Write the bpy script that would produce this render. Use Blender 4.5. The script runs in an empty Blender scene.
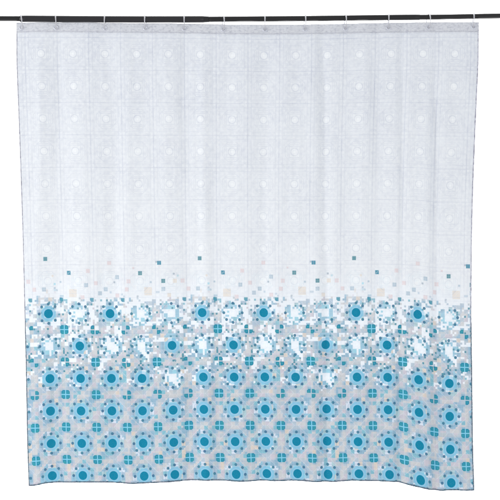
import bpy, bmesh, math, random
from mathutils import Vector, noise
import numpy as np

S = bpy.context.scene
COL = S.collection
# ------------------------------------------------------------------ camera, light, exposure
K = 0.003896                      # metres per photo pixel on the curtain plane
ZC = 1.15                         # height of the optical axis
def W(px, py, y=0.0):             # photo pixel -> point on the curtain plane
    return Vector(((px - 250.0) * K, y, ZC + (250.0 - py) * K))

DIST = 4.0
cam_d = bpy.data.cameras.new('camera')
cam = bpy.data.objects.new('camera', cam_d)
COL.objects.link(cam)
cam.location = (0, -DIST, ZC)
cam.rotation_euler = (math.radians(90), 0, 0)
cam_d.sensor_width = 36.0
cam_d.lens = 36.0 * DIST / (500 * K)
cam_d.clip_start = 0.05
cam_d.clip_end = 200
S.camera = cam

world = bpy.data.worlds.new('World')
S.world = world
world.use_nodes = True
bg = world.node_tree.nodes['Background']
bg.inputs[0].default_value = (0.995, 0.997, 1.0, 1)
bg.inputs[1].default_value = 0.80

def area(name, loc, target, sx, sy, power, color=(1, 1, 1)):
    d = bpy.data.lights.new(name, 'AREA')
    d.shape = 'RECTANGLE'; d.size = sx; d.size_y = sy
    d.energy = power; d.color = color
    o = bpy.data.objects.new(name, d); COL.objects.link(o)
    o.location = loc
    o.rotation_euler = (Vector(target) - Vector(loc)).to_track_quat('-Z', 'Y').to_euler()
    return o
area('key_softbox', (-3.6, -1.7, 1.0), (0.1, 0, 1.0), 0.9, 2.0, 52, (1, 0.995, 0.985))
area('fill_softbox', (2.8, -3.6, 0.9), (0, 0, 0.9), 1.6, 1.6, 16, (0.97, 0.98, 1))
area('backdrop_lamp_low', (0, 0.9, -0.9), (0, 2.4, 1.2), 4.5, 0.4, 190)
area('backdrop_lamp_high', (0, 0.9, 3.2), (0, 2.4, 1.2), 4.5, 0.4, 190)

S.view_settings.view_transform = 'Standard'
S.view_settings.look = 'None'
S.view_settings.exposure = 0.0
S.view_settings.gamma = 1.0
S.render.resolution_x = 1024
S.render.resolution_y = 1024
S.render.engine = 'CYCLES'
S.cycles.max_bounces = 6

# ------------------------------------------------------------------ helpers
def lin(c):
    c = c / 255.0
    return c / 12.92 if c <= 0.04045 else ((c + 0.055) / 1.055) ** 2.4
def rgb(r, g, b): return (lin(r), lin(g), lin(b), 1.0)

class E:                                    # tiny expression builder over Math nodes
    nt = None
    def __init__(s, v): s.v = v
    @staticmethod
    def op(name, *a):
        n = E.nt.nodes.new('ShaderNodeMath'); n.operation = name
        for i, x in enumerate(a):
            x = x.v if isinstance(x, E) else x
            if isinstance(x, (int, float)): n.inputs[i].default_value = x
            else: E.nt.links.new(x, n.inputs[i])
        return E(n.outputs[0])
    def __add__(s, o): return E.op('ADD', s, o)
    def __radd__(s, o): return E.op('ADD', o, s)
    def __sub__(s, o): return E.op('SUBTRACT', s, o)
    def __rsub__(s, o): return E.op('SUBTRACT', o, s)
    def __mul__(s, o): return E.op('MULTIPLY', s, o)
    def __rmul__(s, o): return E.op('MULTIPLY', o, s)
    def __truediv__(s, o): return E.op('DIVIDE', s, o)
def eabs(a): return E.op('ABSOLUTE', a)
def lt(a, b): return E.op('LESS_THAN', a, b)
def gt(a, b): return E.op('GREATER_THAN', a, b)
def mx(a, b): return E.op('MAXIMUM', a, b)
def mn(a, b): return E.op('MINIMUM', a, b)
def sq(a): return E.op('SQRT', a)
def near(a, c, w): return lt(eabs(a - c), w)
def step_soft(a, lo, hi):                   # clamp((a-lo)/(hi-lo))
    n = E.nt.nodes.new('ShaderNodeMapRange'); n.clamp = True
    n.inputs['From Min'].default_value = lo; n.inputs['From Max'].default_value = hi
    E.nt.links.new(a.v, n.inputs['Value'])
    return E(n.outputs[0])
def mix(f, a, b):
    n = E.nt.nodes.new('ShaderNodeMix'); n.data_type = 'RGBA'
    for i, x in ((0, f), (6, a), (7, b)):
        x = x.v if isinstance(x, E) else x
        if isinstance(x, (int, float, tuple)): n.inputs[i].default_value = x
        else: E.nt.links.new(x, n.inputs[i])
    return n.outputs[2]
def noise_tex(scale, detail=2.0, vec=None, rough=0.5):
    n = E.nt.nodes.new('ShaderNodeTexNoise')
    n.inputs['Scale'].default_value = scale; n.inputs['Detail'].default_value = detail
    n.inputs['Roughness'].default_value = rough
    if vec is not None: E.nt.links.new(vec, n.inputs['Vector'])
    return E(n.outputs[0])
def scaled(vec, sx, sy, sz):
    n = E.nt.nodes.new('ShaderNodeMapping')
    n.inputs['Scale'].default_value = (sx, sy, sz)
    E.nt.links.new(vec, n.inputs['Vector'])
    return n.outputs[0]
def new_mat(name):
    m = bpy.data.materials.new(name); m.use_nodes = True
    E.nt = m.node_tree
    return m, m.node_tree.nodes['Principled BSDF'], m.node_tree

def mesh_obj(name, verts, faces, mat, parent=None, smooth=True):
    me = bpy.data.meshes.new(name)
    me.from_pydata([tuple(v) for v in verts], [], faces)
    me.materials.append(mat)
    if smooth: me.shade_smooth()
    o = bpy.data.objects.new(name, me); COL.objects.link(o)
    if parent: o.parent = parent
    return o
def empty(name, loc, label, cat, group=None):
    o = bpy.data.objects.new(name, None); COL.objects.link(o)
    o.location = loc; o['label'] = label; o['category'] = cat
    if group: o['group'] = group
    return o

def tube(path, radii, n=12, caps=True):     # swept tube along points
    vs, fs = [], []
    N = len(path)
    for i, p in enumerate(path):
        a = path[max(i - 1, 0)]; b = path[min(i + 1, N - 1)]
        d = (b - a).normalized()
        up = Vector((0, 1, 0)) if abs(d.y) < 0.9 else Vector((1, 0, 0))
        u = d.cross(up).normalized(); v = d.cross(u).normalized()
        for k in range(n):
            t = 2 * math.pi * k / n
            vs.append(p + (u * math.cos(t) + v * math.sin(t)) * radii[i])
    for i in range(N - 1):
        for k in range(n):
            k2 = (k + 1) % n
            fs.append((i * n + k, i * n + k2, (i + 1) * n + k2, (i + 1) * n + k))
    if caps:
        fs.append(tuple(range(n))); fs.append(tuple(reversed(range((N - 1) * n, N * n))))
    return vs, fs

def interp(x, pts):
    xs = [p[0] for p in pts]; ys = [p[1] for p in pts]
    return float(np.interp(x, xs, ys))
def smooth_interp(x, pts):                  # Catmull-Rom through the control points
    n = len(pts)
    if x <= pts[0][0]: return pts[0][1]
    if x >= pts[-1][0]: return pts[-1][1]
    for i in range(n - 1):
        if pts[i][0] <= x <= pts[i + 1][0]:
            x0, y0 = pts[i]; x1, y1 = pts[i + 1]; h = x1 - x0
            m0 = (y1 - y0) / h if i == 0 else (y1 - pts[i - 1][1]) / (x1 - pts[i - 1][0])
            m1 = (y1 - y0) / h if i == n - 2 else (pts[i + 2][1] - y0) / (pts[i + 2][0] - x0)
            t = (x - x0) / h
            return ((2*t**3-3*t**2+1)*y0 + (t**3-2*t**2+t)*h*m0 + (-2*t**3+3*t**2)*y1 + (t**3-t**2)*h*m1)

# ------------------------------------------------------------------ curtain shape (measured on the photograph)
LEFT = [(20, 16.4), (60, 16.6), (125, 19.0), (190, 21.2), (245, 23.0), (320, 24.8), (370, 26.0), (440, 27.3), (486, 28.9)]
RIGHT = [(20, 478.4), (60, 478.2), (100, 476.4), (130, 475.0), (190, 472.8), (250, 471.4), (320, 471.0), (380, 471.8), (440, 472.6), (490, 474.0)]
TOP = [(16, 22.9), (60, 22.7), (110, 23.2), (190, 24.0), (222, 24.7), (250, 24.9), (300, 24.9), (345, 24.1), (390, 23.1), (440, 22.5), (479, 22.4)]
BOT = [(28, 485.6), (33, 485.4), (47, 482.8), (75, 482.2), (101, 482.1), (133, 483.4), (150, 482.6), (169, 481.6), (200, 480.0), (222, 480.2), (242, 481.2), (260, 480.4),
       (276, 480.6), (300, 480.6), (325, 481.9), (354, 480.3), (368, 480.6), (384, 481.2), (399, 482.4), (420, 487.0), (434, 490.2), (450, 489.9), (474, 490.2)]
RINGS = [21.5, 56, 105, 145.5, 184.2, 223.3, 265, 305, 345.5, 388.5, 428.5, 473.5]

# ridges: (x at top, x at bottom, half width px, amplitude mm towards the viewer, start t)
FOLDS = [(38, 40, 9, 5, 0.0), (57, 60, 8, -5, 0.0), (82, 86, 14, 6, 0), (112, 116, 7, -4, 0.02), (127, 131, 9, 5, 0), (163, 166, 13, 7, 0),
         (186, 189, 6, -5, 0), (205, 206, 6, 9, 0.0), (244, 240, 12, 6, 0), (285, 276, 9, 6, 0.0), (266, 262, 7, -5, 0),
         (325, 325, 4.5, -13, 0.05), (336, 338, 8, 5, 0.05), (313, 314, 7, 6, 0), (365, 361, 10, 7, 0), (377, 378, 7, -5, 0),
         (402, 400, 4.0, -12, 0.04), (411, 409, 8, 6, 0.04), (437, 434, 4.0, -15, 0.1), (446, 444, 8, 7, 0.1), (426, 424, 7, 6, 0.1), (466, 464, 8, 4, 0)]
def depth(px, t):
    y = 0.0
    for xt, xb, w, a, t0 in FOLDS:
        c = xt + (xb - xt) * t + 1.5 * math.sin(t * 5 + xt)
        g = math.exp(-((px - c) / w) ** 2)
        k = min(1.0, max(0.0, (t - t0 + 0.04) / 0.16))
        k *= 0.75 + 0.45 * math.sin(t * 3.1 + xt * 0.7) ** 2
        y -= a * g * (0.18 + 0.82 * k)
    y *= 0.85
    # soft wrinkles of a freshly unfolded cloth
    y += 2.6 * noise.noise(Vector((px * 0.055, t * 5.0, 1.3)))
    y += 1.3 * noise.noise(Vector((px * 0.16, t * 9.0, 7.1)))
    y += 5.0 * (t ** 3) * noise.noise(Vector((px * 0.03, 3.0, t)))
    return y * 0.001
def cloth_point(s, t, off=0.0):
    py = 22 + 462 * t
    for _ in range(2):
        xl = smooth_interp(py, LEFT); xr = smooth_interp(py, RIGHT)
        px = xl + (xr - xl) * s
        yt = smooth_interp(px, TOP); yb = smooth_interp(px, BOT)
        # the scalloped outline of the bottom dies out quickly upwards, the broad drop at the right does not
        broad = interp(px, [(28, 484), (60, 482.6), (133, 482.8), (205, 480.3), (354, 480.5), (386, 481.2), (400, 482.0), (419, 484.3), (436, 488.8), (474, 490)])
        b = broad + (yb - broad) * max(0.0, (t - 0.9) / 0.1) ** 1.5
        py = yt + (b - yt) * t
    return W(px, py, depth(px, t) + off)

# pattern lattice: one tile = one flower.  U grows to the right, V downwards, flower centres on integers
US, UO = 0.0689, 0.0534
VS, VO = 0.0706, 0.985
U0, U1 = (0 - UO) / US, (1 - UO) / US
V0, V1 = (0 - VO) / VS, (1 - VO) / VS        # V: 0 is the bottom row of flowers, negative above
N16 = 16
def u_lines():
    a = math.floor(U0 * N16) + 1; b = math.ceil(U1 * N16) - 1
    l = [U0] + [i / N16 for i in range(a, b + 1) if U0 + 0.01 < i / N16 < U1 - 0.01] + [U1]
    return l
def v_lines():
    a = math.floor(V0 * N16) + 1; b = math.ceil(V1 * N16) - 1
    return [V0] + [i / N16 for i in range(a, b + 1) if V0 + 0.01 < i / N16 < V1 - 0.01] + [V1]
# each lattice line is doubled so folds stay smooth
def densify(l):
    r = []
    for a, b in zip(l[:-1], l[1:]): r += [a, (a + b) / 2]
    return r + [l[-1]]

# ------------------------------------------------------------------ which printed pieces are present (period: five tiles)
FLOWER = {-5: (0, 2), -4: (1, 4), -3: (0, 1, 2, 3)}                        # row -> columns mod 5
TL, TR, BL, BR = 1, 2, 4, 8
CLOVER = {-5: (TL, 15, TL + BL + BR, TR + BL, TL + BR),                    # row of clovers below flower row -5 ...
          -4: (TL + BR, TL + TR + BR, 15, TL + BL + BR, 15),
          -3: (TR + BL + BR, 15, 15, TR + BL + BR, TL + TR + BR),
          -6: (BL, BL, BL, BL, 0)}
WHITE = rgb(236, 239, 246)
TEAL = (64, 154, 180); TEALG = (96, 158, 170); GREY = (150, 168, 184); PINK = (226, 208, 210); BLUE = (164, 190, 206); BEIGE = (228, 218, 206)
SPECKS = [(48, 259, TEALG, 1), (71, 273, TEAL, 1), (111, 263, PINK, 1), (90, 272.5, PINK, 1), (119, 278.5, BLUE, 1), (115, 281, GREY, 0), (31, 282, PINK, 1),
          (62, 282, BLUE, 0), (88.5, 285, BLUE, 1), (98, 283, PINK, 1), (108, 289, BLUE, 1), (45.6, 289, BLUE, 1), (130, 282, PINK, 1), (75, 294, BEIGE, 2),
          (160.7, 264, TEAL, 1), (158, 262, GREY, 0), (142, 273, TEALG, 1), (164.6, 282, TEALG, 1), (175.5, 274, GREY, 0), (149.5, 292, BEIGE, 2), (164.6, 291, BLUE, 1),
          (177, 281, BEIGE, 1), (37, 291, PINK, 1), (128, 290, PINK, 1), (54, 276, BEIGE, 0), (102, 295, BLUE, 1), (138, 297, GREY, 0), (85, 298, PINK, 1), (172, 297, BEIGE, 1),
          (152, 281, BLUE, 0), (134, 268, PINK, 0), (57, 290, BLUE, 0), (120, 297, PINK, 1)]
rnd = random.Random(11)
HASH = {}
def h(*k):
    if k not in HASH: HASH[k] = random.Random(sum(int(x) * m for x, m in zip((ord(k[0][0]),) + k[1:], (7919, 104729, 1299709, 15485863)))).random()
    return HASH[k]
speck_map = {}
for x, y, c, size in SPECKS:
    uu = (x - 49.9) / 30.78; vv = (y - 314.3) / 32.4 - 5
    i0 = round(uu * N16); j0 = round(vv * N16)
    w = {0: (0, 1), 1: (-1, 1), 2: (-2, 2)}[size]
    for i in range(i0 + w[0], i0 + w[1]):
        for j in range(j0 + w[0], j0 + w[1]):
            speck_map[(i % (5 * N16), j)] = c
LAV = (192, 206, 217); LAV2 = (180, 200, 216); LBLUE = (164, 205, 223); SAND = (211, 213, 216); ROSE = (209, 207, 216); PALE = (220, 228, 238); CYAN = (168, 216, 230); MINT = (186, 212, 218); STEEL = (160, 194, 213); GREYB = (198, 207, 213)
def face_data(uc, vc):
    """ground colour, print amount and the three 'is printed' flags of one small square"""
    i, j = math.floor(uc * N16), math.floor(vc * N16)
    im = i % (5 * N16)
    tu, tv = round(uc), round(vc)
    a, b = uc - tu, vc - tv
    r = math.hypot(a, b)
    tm = tu % 5
    # density of coloured mosaic squares
    p = interp(vc, [(-6.3, 0.0), (-5.9, 0.012), (-5.7, 0.05), (-5.5, 0.13), (-5.3, 0.30), (-5.0, 0.42), (-4.4, 0.46), (-4.0, 0.50), (-3.5, 0.58), (-3.0, 0.68), (-2.6, 0.88), (-2.45, 1.0)])
    ci, cj = math.floor(uc * 8) % 40, math.floor(vc * 8)
    big = h('b', math.floor((uc * 8 + 1) / 2) % 20, math.floor((vc * 8 + 1) / 2))
    q = 0.42 * h('m', ci, cj) + 0.30 * big + 0.28 * h('w', im, j)
    on = q < 0.12 + min(p, 0.2) * 0.9 + 0.68 * p if p > 0.004 else False
    if p >= 1: on = True
    f_on = (tv > -3) or (tv in FLOWER and tm in FLOWER[tv])
    if tv in (-5, -4, -3) and not f_on:
        if r < 0.150: on = False
        elif r < 0.33: on = 0.5 * h('k', ci, cj) + 0.5 * h('w', im, j) < 0.58
    if f_on and r < 0.24 and p > 0: on = h('k', ci, cj) < 0.72 + p * 0.3
    # ground colour by place inside the tile
    e = h('c', ci, cj); e2 = h('d', im, j)
    oc = max(abs(a), abs(b), (abs(a) + abs(b)) * 0.72)
    da = abs(a) - 0.5 + (0.35 * b if a > 0 else -0.35 * b); db = abs(b) - 0.5 + (0.35 * a if b > 0 else -0.35 * a)
    if r < 0.25: c = LBLUE if e < 0.7 else CYAN
    elif oc < 0.385: c = (STEEL, LBLUE, LAV2, STEEL, LAV2, MINT, PALE)[int(e * 7)]
    elif (abs(db) < 0.13 and abs(a) < 0.30) or (abs(da) < 0.13 and abs(b) < 0.30):
        c = (SAND, ROSE, SAND, GREYB, LAV)[int(e * 5)]
    else: c = (LAV, GREYB, LAV2, STEEL, LAV, STEEL)[int(e * 6)]
    if -5.45 < vc < -3.2 and h('x', im // 1, j) < 0.085: c = (92, 156, 176)
    if h('s', im // 2, j // 2) < 0.03: c = (221, 214, 207)
    elif h('s', im // 2, j // 2) > 0.95: c = (150, 200, 214)
    lift = interp(vc, [(-5.6, 0.22), (-4.5, 0.16), (-3.5, 0.08), (-2.5, 0.0)])
    c = tuple(v + (e2 - 0.5) * 6 + (244 - v) * lift for v in c)
    col = rgb(*[min(245, v) for v in c])
    ink = 1.0 if on else 0.0
    if on and vc < -5.5: ink = 0.35 + 0.5 * e
    if not on and p > 0: ink = 0.08 * e2
    if (im, j) in speck_map and vc < -5.45:
        sc = speck_map[(im, j)]; col = rgb(*sc); ink = 0.9 if sc in (TEAL, TEALG) else 0.55
    # flags
    disc = 1.0 if f_on and tv >= -5 else 0.0
    ang = round((math.degrees(math.atan2(b, a)) % 360) / 45) % 8
    dotp = interp(tv, [(-6, 0), (-5, 0.72 if not f_on else 0.85), (-4, 0.8), (-3, 0.95), (-2, 1)])
    dot = 1.0 if h('t', tm, tv, ang) < dotp and tv >= -5 else 0.0
    ku, kv = math.floor(uc), math.floor(vc)     # clover sits at (ku+.5, kv+.5)
    ca, cb = uc - ku - 0.5, vc - kv - 0.5
    km = (ku + 1) % 5
    bits = 15 if kv > -3 else CLOVER.get(kv, (0,) * 5)[km]
    bit = (TL if cb < 0 else BL) if ca < 0 else (TR if cb < 0 else BR)
    quad = (1.0 if kv >= -5 else 0.8) if bits & bit else 0.0
    full = 1.0 if bits == 15 else 0.0
    return col, ink, disc, dot, quad, full

# ------------------------------------------------------------------ materials
def fabric_material(name, header=False):
    m, p, nt = new_mat(name)
    def attr(n):
        a = nt.nodes.new('ShaderNodeAttribute'); a.attribute_name = n; return a
    uv = nt.nodes.new('ShaderNodeUVMap'); uv.uv_map = 'print'
    sep = nt.nodes.new('ShaderNodeSeparateXYZ'); nt.links.new(uv.outputs[0], sep.inputs[0])
    U, V = E(sep.outputs[0]), E(sep.outputs[1])
    fr = lambda x: E.op('FRACT', x)
    a = fr(U + 100.5) - 0.5; b = fr(V + 100.5) - 0.5          # from flower centre
    aa, ab = eabs(a), eabs(b)
    ca, cb = 0.5 - aa, 0.5 - ab                                # from clover centre
    r = sq(a * a + b * b)
    n1 = noise_tex(0.9, 2, uv.outputs[0]); n2 = noise_tex(9.0, 2, uv.outputs[0]); n3 = noise_tex(34.0, 2, uv.outputs[0])
    wn = nt.nodes.new('ShaderNodeTexWhiteNoise'); wn.noise_dimensions = '2D'
    cx = nt.nodes.new('ShaderNodeCombineXYZ')
    nt.links.new(E.op('FLOOR', U * 16.0 + 1000.0).v, cx.inputs[0]); nt.links.new(E.op('FLOOR', V * 16.0 + 1000.0).v, cx.inputs[1])
    nt.links.new(cx.outputs[0], wn.inputs['Vector'])
    wn = E(wn.outputs['Value'])
    # pale line drawing printed all over the cloth
    ln = near(ca, 0.0, 0.017) * 0.8
    ln = mx(ln, near(cb, 0.0, 0.014) * 0.75)
    ln = mx(ln, near(ca, 0.115, 0.013) * 0.6); ln = mx(ln, near(cb, 0.115, 0.013) * 0.55)
    ln = mx(ln, mx(near(r, 0.118, 0.012) * 0.75, near(mx(aa, ab), 0.175, 0.011) * 0.5))
    octa = mx(mx(aa, ab), (aa + ab) * 0.7071)
    ln = mx(ln, near(octa, 0.30, 0.012) * 0.55)
    ln = mx(ln, near(aa + ab, 0.56, 0.010) * 0.35)
    ln = mx(ln, near(mx(mx(ca, cb), (ca + cb) * 0.70), 0.16, 0.011) * 0.5)
    ln = mx(ln, near(mx(ca, cb), 0.25, 0.010) * 0.45)
    pet = mx(mx(lt(sq((aa - 0.21) * (aa - 0.21) + (ab - 0.21) * (ab - 0.21)), 0.045), lt(sq((aa - 0.30) * (aa - 0.30) + ab * ab), 0.045)), lt(sq(aa * aa + (ab - 0.30) * (ab - 0.30)), 0.045))
    ln = mx(ln, pet * 0.5)
    arm = mx(lt(aa, 0.15) * mx(near(ab, 0.235, 0.012), near(ab, 0.35, 0.012)), lt(ab, 0.15) * mx(near(aa, 0.235, 0.012), near(aa, 0.35, 0.012)))
    ln = mx(ln, arm * 0.5)
    ca8 = fr(U * 8.0 + 100.0); cb8 = fr(V * 8.0 + 100.0)
    grid = mx(near(fr(U * 16.0 + 100.0), 0.5, 0.13), near(fr(V * 16.0 + 100.0), 0.5, 0.13)) * 0.34
    grid = mx(grid, mx(near(ca8, 0.5, 0.09), near(cb8, 0.5, 0.09)) * (0.15 + wn * 0.45))
    ln = mx(ln, grid)
    ln = ln * (0.15 + n2 * 1.5) * (0.45 + n1 * 1.1)
    tone = mx(lt(r, 0.104) * 0.75, near(mx(ca, cb), 0.07, 0.03) * 0.3)          # left unprinted
    vf = step_soft(V, -14.2, -5.5)                                          # 0 at the top, 1 at the mosaic
    shade = (1.0 - tone) * (0.42 - vf * 0.30) * (0.55 + wn * 0.55 + n3 * 0.35)
    base = mix(shade, rgb(243, 245, 246), rgb(215, 219, 226))
    base = mix(ln * (0.56 - vf * 0.14), base, rgb(186, 192, 208))
    if header:
        n4 = noise_tex(1.0, 2, scaled(uv.outputs[0], 11.0, 22.0, 1.0))
        base = mix(step_soft(n4, 0.46, 0.62) * (0.14 + wn * 0.40), mix(0.45, base, rgb(218, 220, 229)), rgb(176, 179, 192))
        col = base
    else:
        g = attr('ground'); f = attr('flags'); f2 = attr('flags2')
        sf = nt.nodes.new('ShaderNodeSeparateColor'); nt.links.new(f.outputs['Color'], sf.inputs[0])
        sf2 = nt.nodes.new('ShaderNodeSeparateColor'); nt.links.new(f2.outputs['Color'], sf2.inputs[0])
        ink, disc, dot = E(sf.outputs[0]), E(sf.outputs[1]), E(sf.outputs[2])
        quad, full = E(sf2.outputs[0]), E(sf2.outputs[1])
        # inside the printed area the line drawing turns white on the colour
        low = step_soft(V, -3.4, -2.2)
        grd = mix((0.16 + n3 * 0.25) * near(octa, 0.30, 0.012), g.outputs['Color'], rgb(120, 160, 190))
        grd = mix(mx(near(ca, 0.115, 0.010), near(cb, 0.115, 0.010)) * 0.30, grd, rgb(158, 176, 200))
        grd = mix(near(aa + ab, 0.56, 0.013) * 0.35, grd, rgb(235, 236, 242))
        grd = mix(lt(ca8, 0.09) * 0.22 + lt(cb8, 0.09) * 0.22, grd, rgb(238, 242, 248))
        col = mix(ink, mix(step_soft(V, -6.2, -4.9) * 0.5, base, rgb(243, 248, 253)), grd)
        # pale blue halo round a printed disc
        star = 0.236 + 0.02 * E.op('COSINE', 8.0 * E.op('ARCTAN2', a, b))
        col = mix(disc * lt(octa, 0.222) * (0.42 + 0.25 * ink + wn * 0.15), col, rgb(146, 204, 228))
        col = mix(disc * near(r, 0.165, 0.010) * 0.35, col, rgb(186, 226, 245))
        # eight petals
        d0 = lambda x, y, R: lt(sq((aa - x) * (aa - x) + (ab - y) * (ab - y)), R)
        dots = mx(mx(d0(0.298, 0.0, 0.045), d0(0.0, 0.298, 0.045)), d0(0.212, 0.212, 0.045))
        col = mix(dots * dot * 0.92, col, mix(step_soft(n2, 0.4, 0.6), rgb(72, 122, 162), rgb(74, 148, 170)))
        # disc
        col = mix(disc * lt(r, 0.139), col, mix(n3 * 0.3 + 0.0, rgb(12, 144, 178), rgb(34, 160, 190)))
        # clover quarters: a rounded square cut by a pale cross
        rr = mx(mx(ca, cb), (ca + cb) * 0.60)
        inq = lt(rr, 0.138) * gt(mn(ca, cb), 0.017)
        col = mix(lt(rr, 0.138) * full * 0.9, col, rgb(140, 214, 236))
        col = mix(inq * quad * 0.97, col, mix(step_soft(n2, 0.42, 0.62), rgb(44, 152, 182), rgb(60, 164, 178)))
        spot = lt(sq((ca - 0.075) * (ca - 0.075) + (cb - 0.075) * (cb - 0.075)), 0.026)
        col = mix(spot * quad * 0.45, col, rgb(84, 176, 200))
    # slightly uneven dyeing
    col = mix((n3 - 0.5) * 0.12 + 0.01, col, rgb(205, 210, 224))
    nt.links.new(col.v if isinstance(col, E) else col, p.inputs['Base Color'])
    p.inputs['Roughness'].default_value = 0.85
    p.inputs['Specular IOR Level'].default_value = 0.15
    p.inputs['Sheen Weight'].default_value = 0.05
    # weave + crinkle
    tc = nt.nodes.new('ShaderNodeTexCoord')
    wv = noise_tex(1.0, 2, scaled(tc.outputs['Object'], 900, 900, 260)); cr = noise_tex(1.0, 3, scaled(tc.outputs['Object'], 26, 26, 9))
    bump = nt.nodes.new('ShaderNodeBump'); bump.inputs['Strength'].default_value = 0.35; bump.inputs['Distance'].default_value = 0.004
    hgt = cr * 0.8 + wv * 0.12
    nt.links.new(hgt.v, bump.inputs['Height']); nt.links.new(bump.outputs[0], p.inputs['Normal'])
    tr = nt.nodes.new('ShaderNodeBsdfTranslucent'); nt.links.new(col.v if isinstance(col, E) else col, tr.inputs[0])
    ms = nt.nodes.new('ShaderNodeMixShader'); ms.inputs[0].default_value = 0.10 if header else 0.22
    nt.links.new(p.outputs[0], ms.inputs[1]); nt.links.new(tr.outputs[0], ms.inputs[2])
    nt.links.new(ms.outputs[0], nt.nodes['Material Output'].inputs[0])
    return m

def simple_mat(name, color, rough=0.5, metallic=0.0, nscale=60, namt=0.15, color2=None, spec=0.5, stretch=(1, 1, 1), bump=0.0):
    m, p, nt = new_mat(name)
    tc = nt.nodes.new('ShaderNodeTexCoord')
    n = noise_tex(nscale, 3, scaled(tc.outputs['Object'], *stretch))
    c2 = color2 or tuple(min(1, c * (1 + namt)) for c in color[:3]) + (1,)
    nt.links.new(mix(step_soft(n, 0.35, 0.65), color, c2), p.inputs['Base Color'])
    p.inputs['Roughness'].default_value = rough; p.inputs['Metallic'].default_value = metallic
    p.inputs['Specular IOR Level'].default_value = spec
    if bump:
        b = nt.nodes.new('ShaderNodeBump'); b.inputs['Strength'].default_value = bump; b.inputs['Distance'].default_value = 0.001
        nt.links.new(n.v, b.inputs['Height']); nt.links.new(b.outputs[0], p.inputs['Normal'])
    return m

def hem_material(name, axis_fade):
    """overlock thread: pale at the top of the cloth, dark blue-grey with the print lower down"""
    m, p, nt = new_mat(name)
    tc = nt.nodes.new('ShaderNodeTexCoord')
    sep = nt.nodes.new('ShaderNodeSeparateXYZ'); nt.links.new(tc.outputs['Object'], sep.inputs[0])
    z = E(sep.outputs[2])
    n = noise_tex(1.0, 2, scaled(tc.outputs['Object'], 70, 70, 70)); n2 = noise_tex(1.0, 1, scaled(tc.outputs['Object'], 420, 420, 420))
    up = step_soft(n, 0.40, 0.62)
    pale = mix(up, rgb(206, 208, 218), rgb(150, 150, 166))
    dark = mix(up, rgb(84, 96, 112), rgb(46, 92, 108))
    f = step_soft(z, ZC + (250 - 300) * K, ZC + (250 - 340) * K) if axis_fade else 1.0
    c = mix(f, pale, dark) if axis_fade else dark
    c = mix(step_soft(n2, 0.45, 0.6) * 0.5, c, rgb(176, 180, 196))
    nt.links.new(c, p.inputs['Base Color'])
    p.inputs['Roughness'].default_value = 0.9; p.inputs['Specular IOR Level'].default_value = 0.1
    return m

M_cloth = fabric_material('printed_polyester')
M_header = fabric_material('printed_polyester_doubled', header=True)
M_side = hem_material('side_overlock_thread', True)
M_bottom = hem_material('bottom_overlock_thread', False)
M_thread = simple_mat('stitch_thread', rgb(196, 199, 210), 0.9, spec=0.1)
M_rod = simple_mat('black_enamel_wide', rgb(22, 21, 27), 0.36, 0.0, 8, 0.2, spec=0.5, stretch=(1, 6, 6))
M_rod2 = simple_mat('black_enamel_narrow', rgb(12, 12, 16), 0.40, 0.0, 8, 0.2, spec=0.45, stretch=(1, 6, 6))
M_collar = simple_mat('black_plastic_collar', rgb(26, 26, 30), 0.5, spec=0.4)
M_eye = simple_mat('pale_metal_eyelet', rgb(205, 208, 218), 0.3, 0.4)
M_wall = simple_mat('white_backdrop_paper', rgb(248, 248, 248), 0.9, 0.0, 2, 0.01, spec=0.1)
mr, pr, ntr = new_mat('clear_plastic_ring')
pr.inputs['Base Color'].default_value = rgb(214, 214, 220); pr.inputs['Roughness'].default_value = 0.22
pr.inputs['Transmission Weight'].default_value = 0.25; pr.inputs['IOR'].default_value = 1.45
nz = noise_tex(40, 2); ntr.links.new(mix(nz, rgb(200, 200, 208), rgb(226, 226, 230)), pr.inputs['Base Color'])
M_ring = mr

# ------------------------------------------------------------------ backdrop (the white behind everything)
wv = [(-9, 2.4, -5), (9, 2.4, -5), (9, 2.4, 7), (-9, 2.4, 7), (-9, 2.46, -5), (9, 2.46, -5), (9, 2.46, 7), (-9, 2.46, 7)]
wall = mesh_obj('backdrop_wall', wv, [(0, 1, 2, 3), (7, 6, 5, 4), (0, 4, 5, 1), (1, 5, 6, 2), (2, 6, 7, 3), (3, 7, 4, 0)], M_wall, smooth=False)
wall['kind'] = 'structure'

# ------------------------------------------------------------------ curtain
curtain = empty('shower_curtain', (0, 0, 0),
                'white shower curtain with a pale line pattern above teal and blue mosaic flowers', 'shower curtain')
ul, vl = densify(u_lines()), densify(v_lines())
nu, nv = len(ul), len(vl)
verts = []
for v in vl:
    t = (v - V0) / (V1 - V0)
    for u in ul:
        verts.append(cloth_point((u - U0) / (U1 - U0), t))
faces, fc, fv = [], [], []
for j in range(nv - 1):
    for i in range(nu - 1):
        o = j * nu + i
        faces.append((o, o + nu, o + nu + 1, o + 1))
panel = mesh_obj('fabric_panel', verts, faces, M_cloth, curtain)
me = panel.data
uvl = me.uv_layers.new(name='print')
uvs = np.zeros((len(faces) * 4, 2), dtype=np.float32)
k = 0
cache = {}
ground = np.ones((len(faces), 4), dtype=np.float32); flags = np.ones((len(faces), 4), dtype=np.float32); flags2 = np.zeros((len(faces), 4), dtype=np.float32)
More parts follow.
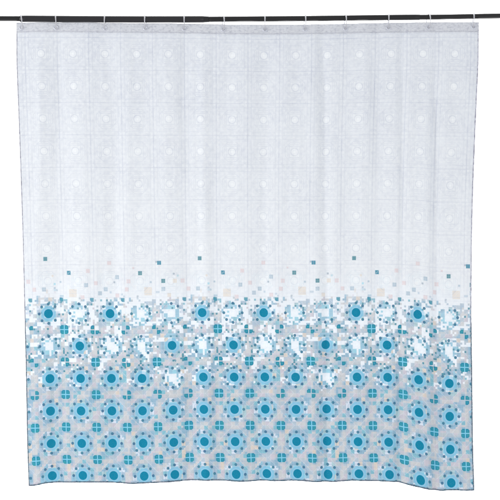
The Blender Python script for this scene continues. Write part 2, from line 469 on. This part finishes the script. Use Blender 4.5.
for j in range(nv - 1):
    for i in range(nu - 1):
        f = j * (nu - 1) + i
        uvs[4 * f] = (ul[i], vl[j]); uvs[4 * f + 1] = (ul[i], vl[j + 1]); uvs[4 * f + 2] = (ul[i + 1], vl[j + 1]); uvs[4 * f + 3] = (ul[i + 1], vl[j])
        uc, vc = (ul[i] + ul[i + 1]) / 2, (vl[j] + vl[j + 1]) / 2
        key = (math.floor(uc * N16), math.floor(vc * N16))
        if key not in cache:
            cache[key] = face_data((key[0] + 0.5) / N16, (key[1] + 0.5) / N16)
        col, ink, disc, dot, quad, full = cache[key]
        ground[f] = col; flags[f] = (ink, disc, dot, 1); flags2[f] = (quad, full, 0, 1)
uvl.data.foreach_set('uv', uvs.ravel())
for nm, arr in (('ground', ground), ('flags', flags), ('flags2', flags2)):
    at = me.attributes.new(nm, 'FLOAT_COLOR', 'CORNER')
    at.data.foreach_set('color', np.repeat(arr, 4, axis=0).ravel())
sol = panel.modifiers.new('cloth_thickness', 'SOLIDIFY'); sol.thickness = 0.0006; sol.offset = 1

# doubled header band at the top
T_H = 0.0215
hv, hf, huv = [], [], []
ni = 300
ts = [0.0, 0.0, 0.1, 0.35, 0.6, 0.85, 1.0, 1.0]
for j, tt in enumerate(ts):
    for i in range(ni + 1):
        s = i / ni
        off = -0.0022 if 0 < j < len(ts) - 1 else -0.0008
        p = cloth_point(s, tt * T_H - 0.0004, off)
        hv.append(p)
for j in range(len(ts) - 1):
    for i in range(ni):
        o = j * (ni + 1) + i
        hf.append((o, o + ni + 1, o + ni + 2, o + 1))
header = mesh_obj('header_band', hv, hf, M_header, curtain)
hu = header.data.uv_layers.new(name='print')
for li, l in enumerate(header.data.loops):
    j, i = divmod(l.vertex_index, ni + 1)
    hu.data[li].uv = (U0 + (U1 - U0) * i / ni, V0 + (V1 - V0) * ts[j] * T_H)
sp = []
for i in range(0, 601): sp.append(cloth_point(i / 600, T_H - 0.0022, -0.0028))
vs, fs = tube(sp, [0.0005 + 0.0003 * (i % 3 != 0) for i in range(601)], 6)
mesh_obj('header_stitching', vs, fs, M_thread, curtain)

def hem(name, pts, mat, r0):
    radii = [r0 * (1 + 0.35 * noise.noise(p * 90)) for p in pts]
    vs, fs = tube(pts, radii, 8)
    return mesh_obj(name, vs, fs, mat, curtain)
hem('side_hem', [cloth_point(0.0005, i / 500) for i in range(501)], M_side, 0.0021)
hem('side_hem', [cloth_point(0.9995, i / 500) for i in range(501)], M_side, 0.0026)
hem('bottom_hem', [cloth_point(i / 700, 0.9995) for i in range(701)], M_bottom, 0.0028)

# ------------------------------------------------------------------ rod
ROD_C = [(-60, 19.0), (0, 18.6), (60, 19.0), (110, 19.3), (160, 19.4), (205, 19.3), (250, 18.95), (300, 18.6), (350, 18.0), (400, 17.4), (440, 17.0), (500, 15.9), (560, 14.8)]
rod = empty('curtain_rod', W(250, 19), 'long black telescopic rod carrying the curtain and its rings', 'curtain rod')
rod_base = W(250, 19)
def rod_y(px): return smooth_interp(px, ROD_C)
def tube_part(name, x0, x1, r0, r1, mat):
    n = max(4, int((x1 - x0) / 6))
    pts = [W(x0 + (x1 - x0) * i / n, rod_y(x0 + (x1 - x0) * i / n)) - rod_base for i in range(n + 1)]
    rr = [(r0 + (r1 - r0) * i / n) * K for i in range(n + 1)]
    # small rolled ends
    pts = [pts[0]] + [pts[0].lerp(pts[1], 0.06)] + pts[1:-1] + [pts[-1].lerp(pts[-2], 0.06)] + [pts[-1]]
    rr = [rr[0] * 0.86] + [rr[0]] + rr[1:-1] + [rr[-1]] + [rr[-1] * 0.86]
    vs, fs = tube(pts, rr, 28)
    return mesh_obj(name, vs, fs, mat, rod)
tube_part('narrow_tube', -60, 22, 2.65, 2.65, M_rod2)
tube_part('wide_tube', 20, 204, 3.35, 3.4, M_rod)
tube_part('collar', 203, 209, 3.2, 3.0, M_collar)
tube_part('narrow_tube', 208, 420, 2.75, 2.85, M_rod2)
tube_part('end_tube', 419, 560, 2.55, 2.6, M_rod2)

# ------------------------------------------------------------------ rings and eyelets
RING_R = 7.1 * K
def make_ring_mesh():
    n, m_ = 64, 10
    pts = []
    gap = math.radians(7)                       # the rings are open C shapes clipped shut at the back
    for i in range(n + 1):
        a = math.radians(35) + gap / 2 + (2 * math.pi - gap) * i / n
        pts.append(Vector((0, math.cos(a) * RING_R * 0.92, math.sin(a) * RING_R)))
    rr = [0.0021 - 0.0005 * math.cos(2 * math.pi * i / n * 2) for i in range(n + 1)]
    rr[0] *= 1.5; rr[-1] *= 1.5; rr[1] *= 1.25; rr[-2] *= 1.25
    vs, fs = [], []
    for i, p in enumerate(pts):
        rad = p.normalized()
        for k in range(m_):
            t = 2 * math.pi * k / m_
            vs.append(p + (rad * math.sin(t) + Vector((1, 0, 0)) * math.cos(t)) * rr[i])
    for i in range(n):
        for k in range(m_):
            k2 = (k + 1) % m_
            fs.append((i * m_ + k, i * m_ + k2, (i + 1) * m_ + k2, (i + 1) * m_ + k))
    fs.append(tuple(range(m_))); fs.append(tuple(reversed(range(n * m_, (n + 1) * m_))))
    return vs, fs
def eyelet_mesh():
    n, m_ = 28, 10
    vs, fs = [], []
    R, r = 0.0072, 0.0022
    for i in range(n):
        a = 2 * math.pi * i / n
        for k in range(m_):
            t = 2 * math.pi * k / m_
            q = R + r * math.cos(t)
            vs.append(Vector((q * math.cos(a), 0.6 * r * math.sin(t), q * math.sin(a))))
    for i in range(n):
        for k in range(m_):
            i2, k2 = (i + 1) % n, (k + 1) % m_
            fs.append((i * m_ + k, i2 * m_ + k, i2 * m_ + k2, i * m_ + k2))
    return vs, fs
RING_LABELS = [
    'slanting clear plastic ring at the left corner of the curtain, leftmost of twelve',
    'slightly slanting clear plastic ring, second from the left on the black rod',
    'upright clear plastic ring, third from the left on the wide rod tube',
    'upright clear plastic ring, fourth from the left on the wide rod tube',
    'clear plastic ring just left of the step in the rod, fifth from left',
    'dull grey ring just right of the step in the rod, sixth from left',
    'bright clear plastic ring on the narrow rod tube, seventh from the left',
    'clear plastic ring on the narrow rod tube, eighth from the left',
    'clear plastic ring on the narrow rod tube, fourth from the right',
    'clear plastic ring on the narrow rod tube, third from the right',
    'clear plastic ring above a visible eyelet, second from the right',
    'clear plastic ring at the right corner of the curtain, rightmost of twelve']
YAW = [15, 9, 2, -2, 3, 10, -1, 4, 3, -4, 8, -7]
ROLL = [8, 5, -1, 1, 0, 1, 0, 0, 1, -1, 0, -2]
rvs, rfs = make_ring_mesh()
evs, efs = eyelet_mesh()
ring0 = eye0 = None
for q, px in enumerate(RINGS):
    rad = 3.4 if 20 < px < 204 else (2.8 if px < 419 else 2.55)
    zc = rod_y(px) - rad - 0.5 + 7.1
    loc = W(px, zc)
    if ring0 is None:
        ring0 = mesh_obj('curtain_ring', [v for v in rvs], rfs, M_ring); o = ring0
    else:
        o = ring0.copy(); COL.objects.link(o)
    o.location = loc
    o.rotation_euler = (0, math.radians(-ROLL[q]), math.radians(YAW[q]))
    o['label'] = RING_LABELS[q]; o['category'] = 'curtain ring'; o['group'] = 'plastic rings hanging the curtain from the rod'
    # eyelet in the header where the ring goes through
    s = (px - 16.4) / (478.4 - 16.4)
    best = cloth_point(s, 0.0105, -0.0030)
    if eye0 is None:
        eye0 = mesh_obj('eyelet', evs, efs, M_eye, curtain); e = eye0
    else:
        e = eye0.copy(); COL.objects.link(e); e.parent = curtain
    e.location = best
